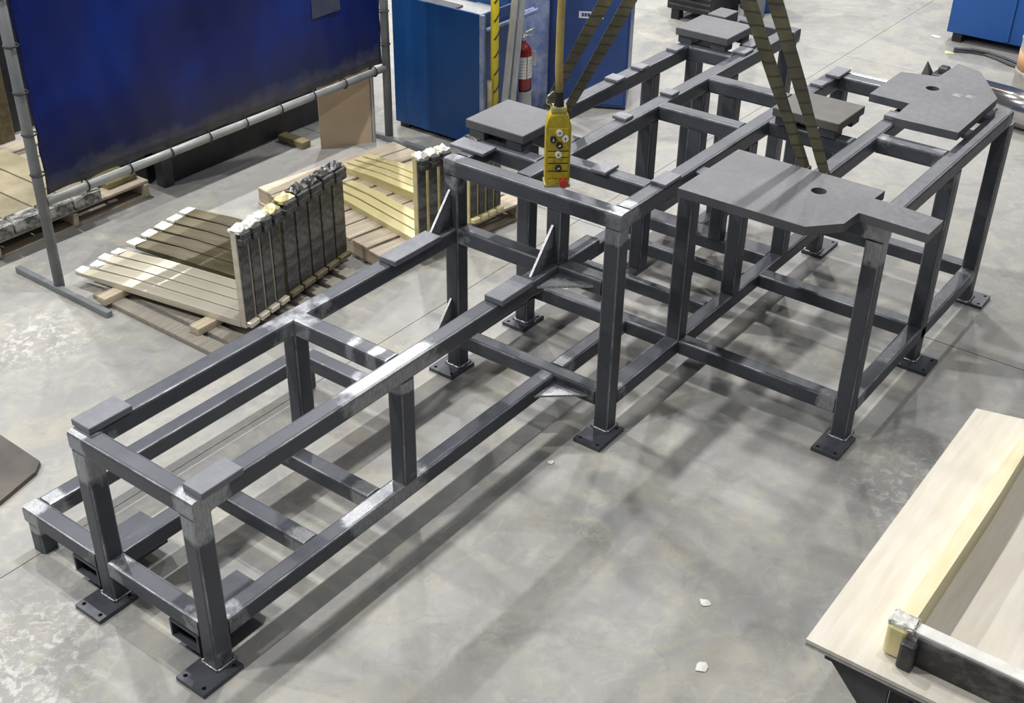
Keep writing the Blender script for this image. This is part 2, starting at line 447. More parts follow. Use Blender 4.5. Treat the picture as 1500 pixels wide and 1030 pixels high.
# -- side outrigger
B('outrigger_beam', (0, t), (-.57, 0), zL, 'v', 1.0, .5); B('outrigger_rail', (t, 1.85), (-.57, -.47), zL, 'u', .8, .4)
B('outrigger_beam', (1.85, 1.95), (-.57, 0), zL, 'v', .9, .6)
bar('stub_leg', FR, (.005, .095), (-.565, -.47), (0.0, LV-t), 'z', 0, 1.0)
bar('stub_leg', FR, (1.855, 1.945), (-.565, -.47), (0.0, LV-t), 'z', 0, .4)
# -- fork pockets: open rectangular tubes
for v0, v1 in ((-.19, 0.0), (.52, .715)):
    bm = bmesh.new(); w = .012; z0, z1 = .062, LV-t-.002
    ubox(bm, (0.0, .41), (v0, v1), (z0, z0+w)); ubox(bm, (0.0, .41), (v0, v1), (z1-w, z1))
    ubox(bm, (0.0, .41), (v0, v0+w), (z0+w, z1-w)); ubox(bm, (0.0, .41), (v1-w, v1), (z0+w, z1-w))
    obj('fork_pocket', bm, M_TUBE, FR)
# -- tall section, top level
B('cross_beam', (U1, U1+t), (VL, VR), zH2, 'v', .55, .75)
B('top_rail', (U1+t, 5.95), (.02, .12), zH2, 'u')
B('top_rail', (U1+t, 5.95), (.45, .55), zH2, 'u')
B('top_rail', (U1+t, 5.46), (VR-t, VR), zH2, 'u', .6, .3)
B('cross_beam', (5.95, 6.06), (-.12, .56), zH2, 'v')
B('cross_beam', (2.895, 2.995), (.12, .45), zH2, 'v')
B('cross_beam', (3.0, 3.1), (.55, VR-t), zH2, 'v'); B('cross_beam', (4.07, 4.17), (.55, VR-t), zH2, 'v', .2, .3)
B('cross_beam', (4.70, 4.80), (.55, VR-t), zH2, 'v'); B('cross_beam', (5.18, 5.28), (.12, .45), zH2, 'v')
B('cross_beam', (3.25, 3.35), (.12, .45), zH2, 'v')
B('cross_beam', (4.27, 4.37), (VR, 1.733), zH2, 'v'); B('cross_beam', (5.29, 5.39), (VR, 2.235), zH2, 'v')
B('cross_beam', (4.44, 4.54), (1.833, 2.235), zH2, 'v', .4, .5)
B('top_rail', (3.48, 5.29), (1.733, 1.833), zH2, 'u', .3, 0); B('top_rail', (3.48, 5.40), (2.235, V3r), zH2, 'u', .1, .5)
B('cross_beam', (U2, U2+t), (VR, V3r), (H2-t-.02, H2-.02), 'v', .2, .9)
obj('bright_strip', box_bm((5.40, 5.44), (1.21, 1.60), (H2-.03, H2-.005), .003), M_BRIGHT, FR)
# -- tall section, mid level (height of the low section's top)
B('cross_beam', (U1, U1+t), (.11, W1-t), zH1, 'v', .5, .2); B('cross_beam', (U1, U1+t), (W1, VR-t), zH1, 'v')
# -- tall section, lower level
B('cross_beam', (U1, U1+t), (.11, VR-t), zL, 'v', .3, .4)
B('lower_rail', (U1+t, 5.50), (VR-t, VR), zL, 'u', .5, .2); B('lower_rail', (U1+t, 5.50), (.02, .12), zL, 'u')
B('lower_rail', (U1+t, U2), (W1-t, W1), zL, 'u', .8, .6)
B('cross_beam', (U2, U2+t), (.12, VR-t), zL, 'v', .4, .3); B('cross_beam', (U2, U2+t), (VR, V3r-t), zL, 'v', .2, .8)
B('narrow_beam', (3.86, 3.92), (.12, VR-t), zL, 'v'); B('narrow_beam', (4.35, 4.42), (.12, VR-t), zL, 'v')
B('wide_beam', (4.715, 4.88), (.12, VR-t), zL, 'v')
B('lower_rail', (4.88, 5.50), (.43, .53), zL, 'u')
B('cross_beam', (4.44, 4.55), (VR, V3r-t), zL, 'v', .3, .3); B('cross_beam', (5.43, 5.53), (VR, V3r-t), zL, 'v')
B('lower_rail', (U2+t, 5.41), (V3r-t, V3r), zL, 'u', .9, .6)
# -- posts of the tall section
post(U1, VL, .024, H2-t, .2, .5); post(U1, VR-t, .024, H2-t, .2, 1.0, .07)
post(3.30, .02, .024, H2-t); post(U1+.005, W1-t, H1, H2-t, .4, .2)
post(U2, VR-t, LV, H2-t); post(4.07, VR-t, LV, H2-t); post(4.78, VR-t, LV, H2-t); post(5.41, VR-t, .024, H2-t)
post(3.99, .45, LV, H2-t); post(4.07, .76, LV, H2-t); post(4.66, .45, LV, H2-t); post(4.70, .66, LV, H2-t)
post(4.72, .02, LV, H2-t); post(5.18, .10, LV, H2-t); post(5.05, .45, LV, H2-t); post(5.95, .45, .024, H2-t)
post(U2-.002, V3r-t, .024, H2-t-.02, .3, 1.0, .12); post(4.44, V3r-t, .024, H2-t, .3, .5); post(5.40, V3r-t, .024, H2-t, .3, .3)
# -- base plates with bolt holes and weld beads
def base_plate(u0, u1, v0, v1, pu, pv, h=.024):
    hs = [(a, b, .011) for a in (u0+.03, u1-.03) for b in (v0+.03, v1-.03)
          if not (pu-.012 < a < pu+t+.012 and pv-.012 < b < pv+t+.012)]
    p = obj('base_plate', prism_bm([(u0, v0), (u0, v1), (u1, v1), (u1, v0)], 0, h, hs), M_TUBE, FR)
    bm = bmesh.new()
    cs = [(pu-.004, pv-.004), (pu-.004, pv+t+.004), (pu+t+.004, pv+t+.004), (pu+t+.004, pv-.004)]
    for i in range(4):
        a, b = cs[i], cs[(i+1) % 4]
        n = 6
        add_tube(bm, [V3(a[0]+(b[0]-a[0])*k/n, a[1]+(b[1]-a[1])*k/n, h+.003) for k in range(n+1)], .008, 6,
                 radii=[.008+random.uniform(-.0015, .0025) for _ in range(n+1)])
    obj('weld_bead', bm, M_WELD, p)
base_plate(-.13, .10, -.035, .148, 0, 0); base_plate(-.135, .10, .70, .884, 0, W1-t)
base_plate(2.445, 2.705, 1.085, 1.262, U1, VR-t); base_plate(2.50, 2.72, -.045, .14, U1, VL)
base_plate(3.22, 3.45, -.02, .155, 3.30, .02); base_plate(3.21, 3.455, 2.205, 2.372, U2-.002, V3r-t)
base_plate(4.36, 4.56, 2.20, 2.443, 4.44, V3r-t); base_plate(5.40, 5.59, 2.20, 2.43, 5.40, V3r-t)
base_plate(5.40, 5.69, 1.09, 1.25, 5.41, VR-t); base_plate(5.90, 6.10, .42, .58, 5.95, .45)
# -- small machined pads on the rails
def pad(u, v, z0, h, mat=None): obj('pad', box_bm(u, v, (z0, z0+h), .003), mat or M_PAD, FR)
pad((.045, .28), (-.02, .11), H1, .034); pad((.045, .275), (.725, .845), H1, .034)
pad((2.035, 2.43), (.015, .135), H1, .034); pad((2.06, 2.335), (.735, .855), H1, .034)
for u, v in (((4.235, 4.335), (.03, .135)), ((4.53, 4.625), (.045, .138)), ((5.0, 5.12), (.04, .13)),
             ((3.705, 3.795), (.435, .535)), ((4.235, 4.33), (.45, .545)), ((5.24, 5.37), (.43, .53)), ((5.40, 5.57), (.40, .50)),
             ((2.97, 3.11), (.77, .87)), ((3.04, 3.21), (1.115, 1.215)), ((5.225, 5.41), (1.135, 1.235)), ((5.0, 5.09), (1.13, 1.22)),
             ((2.75, 2.88), (-.06, .185))):
    pad(u, v, H2, .02)
pad((4.75, 4.85), (2.225, 2.262), H2, .028); pad((5.15, 5.25), (2.225, 2.262), H2, .028)
pad((4.75, 4.85), (1.74, 1.84), H2, .028); pad((5.15, 5.25), (1.74, 1.84), H2, .028)
# -- gusset plates
def gusset(tri, th, ax):
    """tri in two of (u, v, z); extruded along the third"""
    bm = bmesh.new(); A = []; Bv = []; lay = bm.verts.layers.float.new('ground')
    for p in tri:
        if ax == 'v': A.append(bm.verts.new(V3(p[0], th[0], p[1]))); Bv.append(bm.verts.new(V3(p[0], th[1], p[1])))
        else: A.append(bm.verts.new(V3(p[0], p[1], th[0]))); Bv.append(bm.verts.new(V3(p[0], p[1], th[1])))
    bm.faces.new(A); bm.faces.new(Bv[::-1])
    for i in range(3): bm.faces.new((A[i], Bv[i], Bv[(i+1) % 3], A[(i+1) % 3]))
    bmesh.ops.recalc_face_normals(bm, faces=bm.faces[:])
    for i in (0, 1):
        A[i][lay] = .9; Bv[i][lay] = .9
    obj('gusset', bm, M_TUBE, FR)
for v0 in (.044, W1-t/2-.006):
    gusset([(U1-.20, H1), (U1, H1+.235), (U1, H1)], (v0, v0+.014), 'v')
    if v0 < .1: gusset([(U1-.20, LV), (U1, LV+.235), (U1, LV)], (v0, v0+.014), 'v')
for zc in (H1-.056, LV-.056):
    gusset([(U1-.20, W1), (U1, W1+.235), (U1, W1)], (zc, zc+.014), 'z')
# -- mounting plates
ZB = H2-.002
obj('mounting_plate', prism_bm([(2.99, 1.315), (3.66, 1.32), (3.655, 2.20), (3.525, 2.195), (3.53, 2.29), (3.50, 2.578), (3.30, 2.576),
    (3.315, 2.20), (3.15, 2.192), (2.992, 2.052)], H2, H2+.05, [(3.43, 1.923, .042)]), M_PLATE, FR)
z2 = H2+.028
p2 = obj('mounting_plate', prism_bm([(4.90, 1.575), (4.895, 1.835), (4.61, 1.847), (4.625, 2.24), (5.325, 2.235), (5.745, 1.985), (5.805, 1.815),
    (5.48, 1.80), (5.41, 1.572)], z2, z2+.05, [(5.242, 1.85, .042)]), M_PLATE, FR)
bm = bmesh.new()   # two faint chalk smears on the far mounting plate
for (a, b) in ((5.22, 2.02), (5.245, 2.09)):
    for k in range(4):
        ubox(bm, (a+.012*k-.02, a+.012*k-.012), (b-.03+.008*(k % 2), b+.025-.012*(k % 3)), (z2+.0502, z2+.0508))
obj('chalk_mark', bm, M_GREYP, p2)
def stand(u0, u1, v0, v1, mat):
    s = obj('riser_plate', box_bm((u0, u1), (v0, v1), (H2+.052, H2+.105), .004), mat, FR)
    for (a, b) in ((u0+.01, v0+.02), (u0+.01, v1-.13), (u1-.12, v0+.02), (u1-.12, v1-.13)):
        obj('riser_block', box_bm((a, a+.11), (b, b+.11), (H2, H2+.052), .003), M_TUBE, s)
stand(2.935, 3.345, -.09, .33, M_PLATE); stand(5.205, 5.585, -.01, .405, M_PLATE); stand(4.24, 4.615, 1.235, 1.665, M_PLATE_W)
obj('stop_block', box_bm((5.70, 5.90), (-.03, .12), (H2, H2+.08), .004), M_PLATE, FR)

# ------------------------------------------------------------------ welding curtain on its tube stand
CV = -2.69
WC = thing('welding_curtain', V3(3.4, CV, 0), 'dark blue vinyl welding curtain laced to a grey tube stand', 'curtain')
def tub(name, pts, r, mat, parent, n=10, **k): return obj(name, tube_bm([V3(*p) for p in pts], r, n, **k), mat, parent)
for uu_ in (1.705, 5.09):
    tub('stand_post', [(uu_, CV, .03), (uu_, CV, 2.75)], .036, M_POSTG, WC)
    bm = bmesh.new(); ubox(bm, (uu_-.045, uu_+.0), (-3.14, -2.12), (0, .045), .004)
    obj('foot', bm, M_POSTG, WC)
tub('bottom_rail', [(1.735, CV, .655), (5.06, CV, .655)], .032, M_RAILG, WC, 8)
tub('top_rail', [(1.735, CV, 2.72), (5.06, CV, 2.72)], .032, M_RAILG, WC, 8)
bm = bmesh.new(); NU, NZ = 60, 26; g = []
for i in range(NU+1):
    col = []
    for j in range(NZ+1):
        u = 1.752+3.285*i/NU; z = .70+1.97*j/NZ
        k = .007*math.sin(i*.42+math.sin(j*.2))*(.4+j/NZ)+.002*math.sin(i*1.3+j*.4)
        if j == 0: z += .012*abs(math.sin(i*.52))
        if i in (0, NU): u += (.01 if i == 0 else -.01)*abs(math.sin(j*.8))
        col.append(bm.verts.new(V3(u, CV+k, z)))
    g.append(col)
for i in range(NU):
    for j in range(NZ): bm.faces.new((g[i][j], g[i+1][j], g[i+1][j+1], g[i][j+1])).smooth = True
bmesh.ops.recalc_face_normals(bm, faces=bm.faces[:])
cl = obj('vinyl_sheet', bm, M_CURT, WC)
md = cl.modifiers.new('thickness', 'SOLIDIFY'); md.thickness = .004
def ring(c, r, axis, n=12):
    pts = []
    for k in range(n+1):
        a = 2*math.pi*k/n
        if axis == 'u': pts.append(V3(c[0], c[1]+r*math.cos(a), c[2]+r*math.sin(a)))
        else: pts.append(V3(c[0]+r*math.cos(a), c[1]+r*math.sin(a), c[2]))
    return tube_bm(pts, .006, 5, cap=False)
tie_me = None
for k in range(9): obj('tie', ring((2.05+.36*k, CV, .662), .043, 'u'), M_BLACK, WC)
for uu_ in (1.715, 5.08):
    for z in (.86, 1.14, 1.42, 1.72, 2.02, 2.3): obj('tie', ring((uu_, CV, z), .047, 'z'), M_BLACK, WC)

obj('patch', box_bm((4.26, 4.57), (CV+.010, CV+.016), (1.27, 1.62), .002), simple('faded_patch_vinyl', (.055, .065, .11), (.035, .042, .085), .5, 0, 5), WC)
# ------------------------------------------------------------------ dark work bench behind the curtain
WB = thing('steel_work_bench', V3(4.2, -4.0, 0), 'dark steel work bench standing mostly hidden behind the blue curtain', 'bench')
obj('bench_top', box_bm((3.1, 5.3), (-4.7, -3.4), (.66, .70), .004), M_BLACK, WB)
for a in (3.22, 5.1):
    for b in (-4.6, -3.52): obj('leg', box_bm((a, a+.10), (b, b+.10), (0, .66), .004), M_DARKST, WB)
obj('skirt_panel', box_bm((3.32, 5.10), (-3.47, -3.45), (.015, .66), .003), M_BLACK, WB)
obj('end_panel', box_bm((3.16, 3.18), (-4.58, -3.56), (.05, .66), .003), M_BLACK, WB)  # added to keep the space under the bench dark
obj('back_panel', box_bm((3.1, 5.3), (-4.72, -4.70), (.02, .70), .003), M_BLACK, WB)  # unseen, added to close off light below the bench
PT = thing('dark_partition', V3(3.4, -5.3, 0), 'tall black partition screen standing far behind the blue curtain', 'partition')
obj('screen', box_bm((.6, 5.3), (-5.33, -5.30), (.02, 2.6)), M_BLACK, PT)
for a in (.6, 3.0, 5.2): obj('foot', box_bm((a, a+.08), (-5.6, -5.335), (0, .1), .004), M_DARKST, PT)
one('timber_offcut', box_bm((4.46, 4.56), (-3.42, -3.12), (0, .06), .004), M_YELD, 'short yellowish bar end lying on the floor under the blue curtain', 'offcut')

# ------------------------------------------------------------------ tan board leaning behind the curtain's right end
BD = thing('leaning_board', V3(4.75, -2.85, 0), 'tan fibreboard sheet standing upright under the right end of the curtain', 'board')
bm = bmesh.new()
a0, a1 = V3(4.58, -3.02, 0), V3(4.96, -2.78, 0); nrm = Vector((a1.y-a0.y, -(a1.x-a0.x), 0)).normalized()*.018
vs = [bm.verts.new(p) for p in (a0, a1, a1+Vector((0, 0, .72)), a0+Vector((0, 0, .72)))]
vs += [bm.verts.new(v.co+nrm) for v in vs]
for f in ((0, 1, 2, 3), (7, 6, 5, 4), (0, 4, 5, 1), (1, 5, 6, 2), (2, 6, 7, 3), (3, 7, 4, 0)): bm.faces.new([vs[i] for i in f])
bmesh.ops.recalc_face_normals(bm, faces=bm.faces[:])
obj('panel', bm, M_TAN, BD)
obj('edge_strip', box_bm((4.962, 4.99), (-2.79, -2.75), (0, .72), .003), M_GREYP, BD)

# ------------------------------------------------------------------ pallets
def pallet(loc, lu, lv, nb, label, name='wooden_pallet', rz=0, wx=None, wy=None, along='v', h=.13, gap=.28, rnd=0.004):
    P = thing(name, loc, label, 'pallet', rz=rz)
    wx = wx or M_WOODX; wy = wy or M_WOODY
    n = nb; pitch = lu/n; bw = pitch*(1-gap)
    for k in range(n):
        u0 = -lu/2+pitch*k+(pitch-bw)/2; j = random.uniform(-.008, .008); dz = random.uniform(0, .003)
        obj('deck_board', box_bm((u0+j, u0+bw+j), (-lv/2+random.uniform(-.012, .012), lv/2+random.uniform(-.012, .012)), (h-.022+dz, h+dz), .003), wy, P, False)
    for b in (-lv/2+.02, -.02, lv/2-.06):
        obj('stringer', box_bm((-lu/2, lu/2), (b, b+.04), (.02, h-.022), .003), wx, P, False)
    for a in (-lu/2+.02, -.05, lu/2-.12):
        obj('bottom_board', box_bm((a, a+.10), (-lv/2, lv/2), (0, .02), .002), wy, P, False)
    return P
# near stack stands on loose grey dunnage planks
for k in range(9):
    u0 = 1.77+.155*k
    one('dunnage_plank', box_bm((u0, u0+.11), (-2.42+.01*(k % 3), -1.22), (0, .035), .004), M_WOODG,
        'grey weathered floor plank under the lift forks, %s counted from the curtain foot' % ('first', 'second', 'third', 'fourth', 'fifth', 'sixth', 'seventh', 'eighth', 'ninth')[k], 'plank', 'grey planks under the fork bars')
for v0 in (-2.2, -1.5):
    pass
L1 = one('timber_bearer', box_bm((1.72, 3.2), (-2.30, -2.21), (.035, .087), .004), M_WOODX, 'timber bearer across the grey planks, nearer the curtain foot', 'bearer')
L2 = one('timber_bearer', box_bm((1.85, 3.25), (-1.52, -1.43), (.035, .087), .004), M_WOODX, 'timber bearer across the grey planks, below the black upright shanks', 'bearer')

# an L-shaped lift fork: blade along +y (away), shank upright at y=0 ; local axes, base at z=0
def fork(loc, rz, wdt, blade_l, shank_h, label, group, blade_mat, face_mat, thick=.045, film=True, hook=True, seed=0, tip=True):
    R_ = random.Random(seed)
    Fk = thing('lift_fork', loc, label, 'fork', group, rz)
    w = wdt/2-.004
    bm = bmesh.new()
    # blade: tapers towards the tip
    prof = [(0, 0, thick), (blade_l*.7, 0, thick), (blade_l, .004, thick*.55)]
    ring_ = []
    for y, z0, z1 in prof:
        ww = w if y < blade_l else w*.82
        ring_.append([bm.verts.new((-ww, y, z0)), bm.verts.new((ww, y, z0)), bm.verts.new((ww, y, z1)), bm.verts.new((-ww, y, z1))])
    for A, Bq in zip(ring_, ring_[1:]):
        for k in range(4): bm.faces.new((A[k], A[(k+1) % 4], Bq[(k+1) % 4], Bq[k]))
    bm.faces.new(ring_[0][::-1]); bm.faces.new(ring_[-1])
    bmesh.ops.recalc_face_normals(bm, faces=bm.faces[:])
    obj('blade', bm, blade_mat, Fk, False)
    bm = bmesh.new()
    add_box(bm, (-w, -thick, 0), (w, 0, shank_h), .006, 2)
    obj('shank', bm, blade_mat, Fk, False)
    bm = bmesh.new()
    add_box(bm, (-w+.006, -thick-.012, .05), (w-.006, -thick, shank_h-.05), .004)
    obj('shank_face', bm, face_mat, Fk, False)
    if hook:
        bm = bmesh.new(); hz = shank_h-.10
        add_box(bm, (-w+.004, -thick-.05, hz), (w-.004, -thick-.002, hz+.045), .006)
        add_box(bm, (-w+.004, -thick-.05, hz+.045), (w-.004, -thick-.026, hz+.085), .006)
        obj('upper_hook', bm, face_mat, Fk, False)
        bm = bmesh.new()
        add_box(bm, (-w+.004, -thick-.045, .012), (w-.004, -thick-.002, .05), .006)
        obj('lower_hook', bm, blade_mat, Fk, False)
    if film:
        bm = bmesh.new(); nx, ny = 5, 5; gg = []
        for i in range(nx):
            cc = []
            for j in range(ny):
                x = -w+2*w*i/(nx-1); y = -thick-.03+(thick+.045)*j/(ny-1)
                z = shank_h+.004+R_.uniform(0, .022)-(0.02 if i in (0, nx-1) or j in (0, ny-1) else 0)
                cc.append(bm.verts.new((x, y, z)))
            gg.append(cc)
        for i in range(nx-1):
            for j in range(ny-1): bm.faces.new((gg[i][j], gg[i+1][j], gg[i+1][j+1], gg[i][j+1]))
        lo = [bm.verts.new((v.co.x, v.co.y, shank_h-.02)) for v in (gg[0][0], gg[-1][0], gg[-1][-1], gg[0][-1])]
        bm.faces.new((lo[0], lo[1], *[gg[i][0] for i in range(nx-1, -1, -1)])); bm.faces.new((lo[2], lo[3], *[gg[i][-1] for i in range(nx)]))
        bm.faces.new((lo[3], lo[0], *[gg[0][j] for j in range(ny)])); bm.faces.new((lo[1], lo[2], *[gg[-1][j] for j in range(ny-1, -1, -1)]))
        bmesh.ops.recalc_face_normals(bm, faces=bm.faces[:])
        obj('film_cap', bm, M_TAPE if film == 'white' else (M_FILMB if film == 'black' else M_YEL), Fk, False)
    if tip:
        bm = bmesh.new(); add_box(bm, (-w*.84, blade_l-.06-.03*R_.random(), .001), (w*.84, blade_l+.006, thick*.74), .006, 1)
        for v in bm.verts: v.co += Vector((R_.uniform(-.004, .004), R_.uniform(-.012, .012), R_.uniform(0, .006)))
        obj('tip_wrap', bm, M_TAPE, Fk, False)
    return Fk
ZF = .087
rz1 = math.radians(9.5)
c1, s1 = math.cos(rz1), math.sin(rz1)
first = Vector((2.085, 1.245, ZF)); step = Vector((c1, s1, 0))
ords = ['first', 'second', 'third', 'fourth']
for k in range(4):
    p = first + step*(.108*k)
    fork(p, rz1, .104, 1.42-.03*(k % 2), .70, 'lift fork with bright pale blade, %s from the curtain foot in the near stack' % ords[k], 'bright lift forks in the near stack',
         M_YELS, M_SHANK, film='white' if k < 3 else 'yellow', seed=k)
first2 = first + step*(.108*4+.035)
names2 = ['fifth', 'sixth', 'seventh', 'eighth', 'ninth']
for k in range(5):
    p = first2 + step*(.142*k)+Vector((0, -.012*k*0, 0))
    fork(p, rz1-math.radians(1.5), .139, 1.40, .715+.01*(k % 2), 'lift fork with soiled brown-yellow blade and black shank, %s along the near stack' % names2[k], 'soiled lift forks in the near stack',
         M_OLIVE, M_SHANK, film='yellow' if k == 0 else 'black', seed=20+k)

# far pallet with yellow forks
PA = pallet(V3(4.03, -1.745, 0), 1.60, 1.36, 8, 'pale wooden pallet carrying yellow forks between the curtain and the frame', gap=.14, rz=math.radians(90-9.3), h=.14)
rz3 = math.radians(-11); st3 = Vector((math.cos(rz3), math.sin(rz3), 0))
f3 = Vector((3.56, 1.03, .143))
w3 = ['lift fork nearest the curtain foot on the far pallet, white film cap', 'lift fork second on the far pallet, white film cap',
      'lift fork third on the far pallet, just behind the frame post']
for k in range(3):
    fork(f3+st3*(.10*k), rz3, .09, 1.15, .69, 'pale yellow %s' % w3[k], 'yellow forks on the far pallet', M_YEL, M_SHANK,
         film='white', seed=40+k, tip=False)
f4 = Vector((4.06, 1.00, .143)); rz4 = math.radians(-4); st4 = Vector((math.cos(rz4), math.sin(rz4), 0))
w4 = ['fourth', 'fifth', 'sixth', 'seventh']
for k in range(4):
    fork(f4+st4*(.088*k), rz4, .084, 1.36, .66, 'pale yellow lift fork with dark shank, %s along the far pallet' % w4[k], 'yellow forks on the far pallet', M_YEL, M_SHANK,
         film='black', seed=60+k, tip=False, thick=.07)

# left pallet beyond the curtain, with its own load
PL = pallet(V3(2.36, -4.13, 0), 1.50, 1.40, 7, 'grubby wooden pallet beyond the curtain stand at the left edge', gap=.2, h=.14, rz=math.radians(90))
for k in range(4):
    BB = thing('dusty_bar', Vector((1.725+.25*k, 4.1, .143)), 'dusty tan bar with film-wrapped end on the left pallet, %s from the left' % ords[k], 'bar', 'dusty bars on the left pallet')
    bm = bmesh.new(); add_box(bm, (-.118, -.66, 0), (.118, .75, .095), .006, 2)
    obj('bar_body', bm, M_DUST, BB, False)
    bm = bmesh.new(); add_box(bm, (-.119, -.74, .0), (.119, -.60, .099), .012, 2)
    bmesh.ops.subdivide_edges(bm, edges=bm.edges[:], cuts=1, use_grid_fill=True)
    R2 = random.Random(90+k)
    for v in bm.verts: v.co += Vector((0, R2.uniform(-.012, .006), R2.uniform(0, .010)))
    obj('end_wrap', bm, M_FILMW, BB, False)
one('bar_stub', box_bm((2.74, 3.02), (-3.86, -3.48), (.143, .19), .01, 2), M_YELD, 'short film-wrapped yellow piece on the right end of the left pallet', 'bar')
bm = bmesh.new(); add_box(bm, (1.9, 4.66, .239), (2.76, 4.72, .95), .01)
one('yellow_board', bm, M_OLIVE, 'brownish yellow upright board at the left edge behind the curtain post', 'board')

# ------------------------------------------------------------------ blue containers
BX = thing('blue_bin', V3(5.64, -2.36, 0), 'large flat-sided blue steel bin right of the welding curtain', 'bin')
def open_box(parent, u, v, z, mat, w=.02, floor_z=None):
    for nm, a, b in (('side_panel', (u[0], u[0]+w), v), ('side_panel', (u[1]-w, u[1]), v), ('side_panel', (u[0]+w, u[1]-w), (v[0], v[0]+w)), ('side_panel', (u[0]+w, u[1]-w), (v[1]-w, v[1]))):
        obj(nm, box_bm(a, b, z, .004), mat, parent)
    obj('bottom_panel', box_bm((u[0]+w, u[1]-w), (v[0]+w, v[1]-w), (z[0], z[0]+w)), mat, parent)
open_box(BX, (5.37, 5.90), (-2.86, -1.89), (.05, 1.19), M_BLUE)
bm = bmesh.new()
for a in (5.40, 5.76):
    for b in (-2.83, -2.02): obj('foot', box_bm((a, a+.1), (b, b+.1), (0, .05)), M_BLACK, BX)
obj('corner_post', box_bm((5.362, 5.40), (-1.905, -1.865), (.05, 1.19), .004), M_BLUEH, BX)
tub('push_bar', [(5.425, -1.89, 1.06), (5.425, -1.868, 1.06), (6.10, -1.866, 1.06), (6.13, -1.875, 1.06), (6.12, -1.91, 1.06), (5.89, -1.92, 1.06)], .019, M_BLUEH, BX)
for k, (u0, u1, v0, v1, z, mt, lb) in enumerate(((5.42, 5.70, -2.78, -2.34, 1.091, M_DARKST, 'dark scrap plate lying in the blue bin'),
        (5.45, 5.84, -2.30, -1.96, 1.091, M_ALU, 'pale aluminium sheet offcut lying in the blue bin'))):
    one('sheet_offcut', box_bm((u0, u1), (v0, v1), (z, z+.02), .002), mt, lb, 'sheet')
one('scrap_pile_board', box_bm((5.392, 5.878), (-2.838, -1.912), (1.07, 1.09)), M_GREYP, 'grey board filling the blue bin below the scrap sheets', 'board')
# second container, turned
ang = math.atan2(-(-1.45+2.12), 6.97-6.60)
B2 = thing('blue_cabinet', V3(6.60, -2.12, 0), 'royal blue steel cabinet with a small white label, behind the slings', 'cabinet', rz=ang)
LN = math.hypot(.37, .67)
bm = bmesh.new(); add_box(bm, (0, 0, .02), (LN, .8, 1.55), .006); obj('body', bm, M_BLUE2, B2, False)
bm = bmesh.new(); add_box(bm, (.02, -.014, .05), (LN-.02, 0, 1.5), .004); obj('door', bm, M_BLUE2, B2, False)
bm = bmesh.new(); add_box(bm, (0.0, .02, 0), (LN, .78, .02)); obj('plinth', bm, M_BLACK, B2, False)
bm = bmesh.new(); add_box(bm, (.30, -.0165, .85), (.52, -.0145, .91)); lb_ = obj('label_plate', bm, M_WHITE, B2, False)
bm = bmesh.new()
for k, (x0, x1) in enumerate(((.325, .345), (.35, .372), (.377, .40))):
    add_box(bm, (x0, -.0182, .865), (x1, -.0168, .898))
obj('lettering', bm, M_BLUE2, lb_, False)
# side blue panel behind the extinguisher
one('blue_side_panel', box_bm((6.50, 6.52), (-2.75, -2.02), (0, 1.4), .004), M_BLUEH, 'plain blue upright sheet behind the fire extinguisher', 'panel')

# yellow striped pole, leaning bars, extinguisher
YP = thing('striped_pole', V3(5.435, -1.80, 0), 'yellow pole with black slanting ticks at the corner of the blue bin', 'pole')
tub('pole', [(5.435, -1.80, 0), (5.435, -1.80, 2.3)], .034, M_YPOST, YP, 12)
for k in range(13):
    z = .25+.15*k; pts = []
    for q in range(5):
        a = math.radians(-150+q*30); pts.append(V3(5.435+.035*math.cos(a), -1.80-.035*math.sin(a), z+.022*q))
    obj('tick', tube_bm(pts, .006, 5), M_BLACK, YP)
one('yellow_rod', tube_bm([V3(5.37, -1.79, 0), V3(5.37, -1.80, .66)], .022, 8), M_YELD, 'short olive yellow rod at the foot of the striped pole', 'rod')
for k, (a, b, lbl) in enumerate((((5.37, -1.695, 0), (5.83, -1.80, 2.1), 'flat aluminium bar leaning by the striped pole, nearer the pole'),
                             ((5.43, -1.66, 0), (5.88, -1.765, 2.1), 'flat aluminium bar leaning by the striped pole, nearer the extinguisher'))):
    bm = bmesh.new(); A, Bp = V3(*a), V3(*b); d = (Bp-A).normalized(); sx = Vector((.35, -1, 0)).normalized()*.028; sy = d.cross(sx).normalized()*.006
    vs = [bm.verts.new(p+i*sx+j*sy) for p in (A, Bp) for i, j in ((-1, -1), (1, -1), (1, 1), (-1, 1))]
    for f in ((0, 1, 2, 3), (7, 6, 5, 4), (0, 4, 5, 1), (1, 5, 6, 2), (2, 6, 7, 3), (3, 7, 4, 0)): bm.faces.new([vs[i] for i in f])
    bmesh.ops.recalc_face_normals(bm, faces=bm.faces[:])
    one('flat_bar', bm, M_ALU, lbl, 'bar')
EXC = V3(6.07, -1.98, 0)
bm = bmesh.new(); add_lathe(bm, [(.10, 0), (.10, .01), (.085, .012), (.085, .33), (.09, .335), (.09, .345)], EXC, 20)
one('grey_pedestal', bm, M_GREYP, 'light grey round pedestal under the fire extinguisher', 'pedestal')
EX = thing('fire_extinguisher', EXC+Vector((0, 0, .345)), 'red fire extinguisher with white label and steel valve before the blue panels', 'extinguisher')
e0 = EXC+Vector((0, 0, .345))
bm = bmesh.new(); add_lathe(bm, [(.078, 0), (.082, .01), (.082, .33), (.075, .37), (.05, .405), (.028, .425), (.028, .44)], e0, 24)
obj('cylinder', bm, M_RED, EX)
bm = bmesh.new(); add_lathe(bm, [(.0845, .0), (.0845, .018)], e0, 24); obj('foot_ring', bm, M_BLACK, EX)
bm = bmesh.new(); n = 16
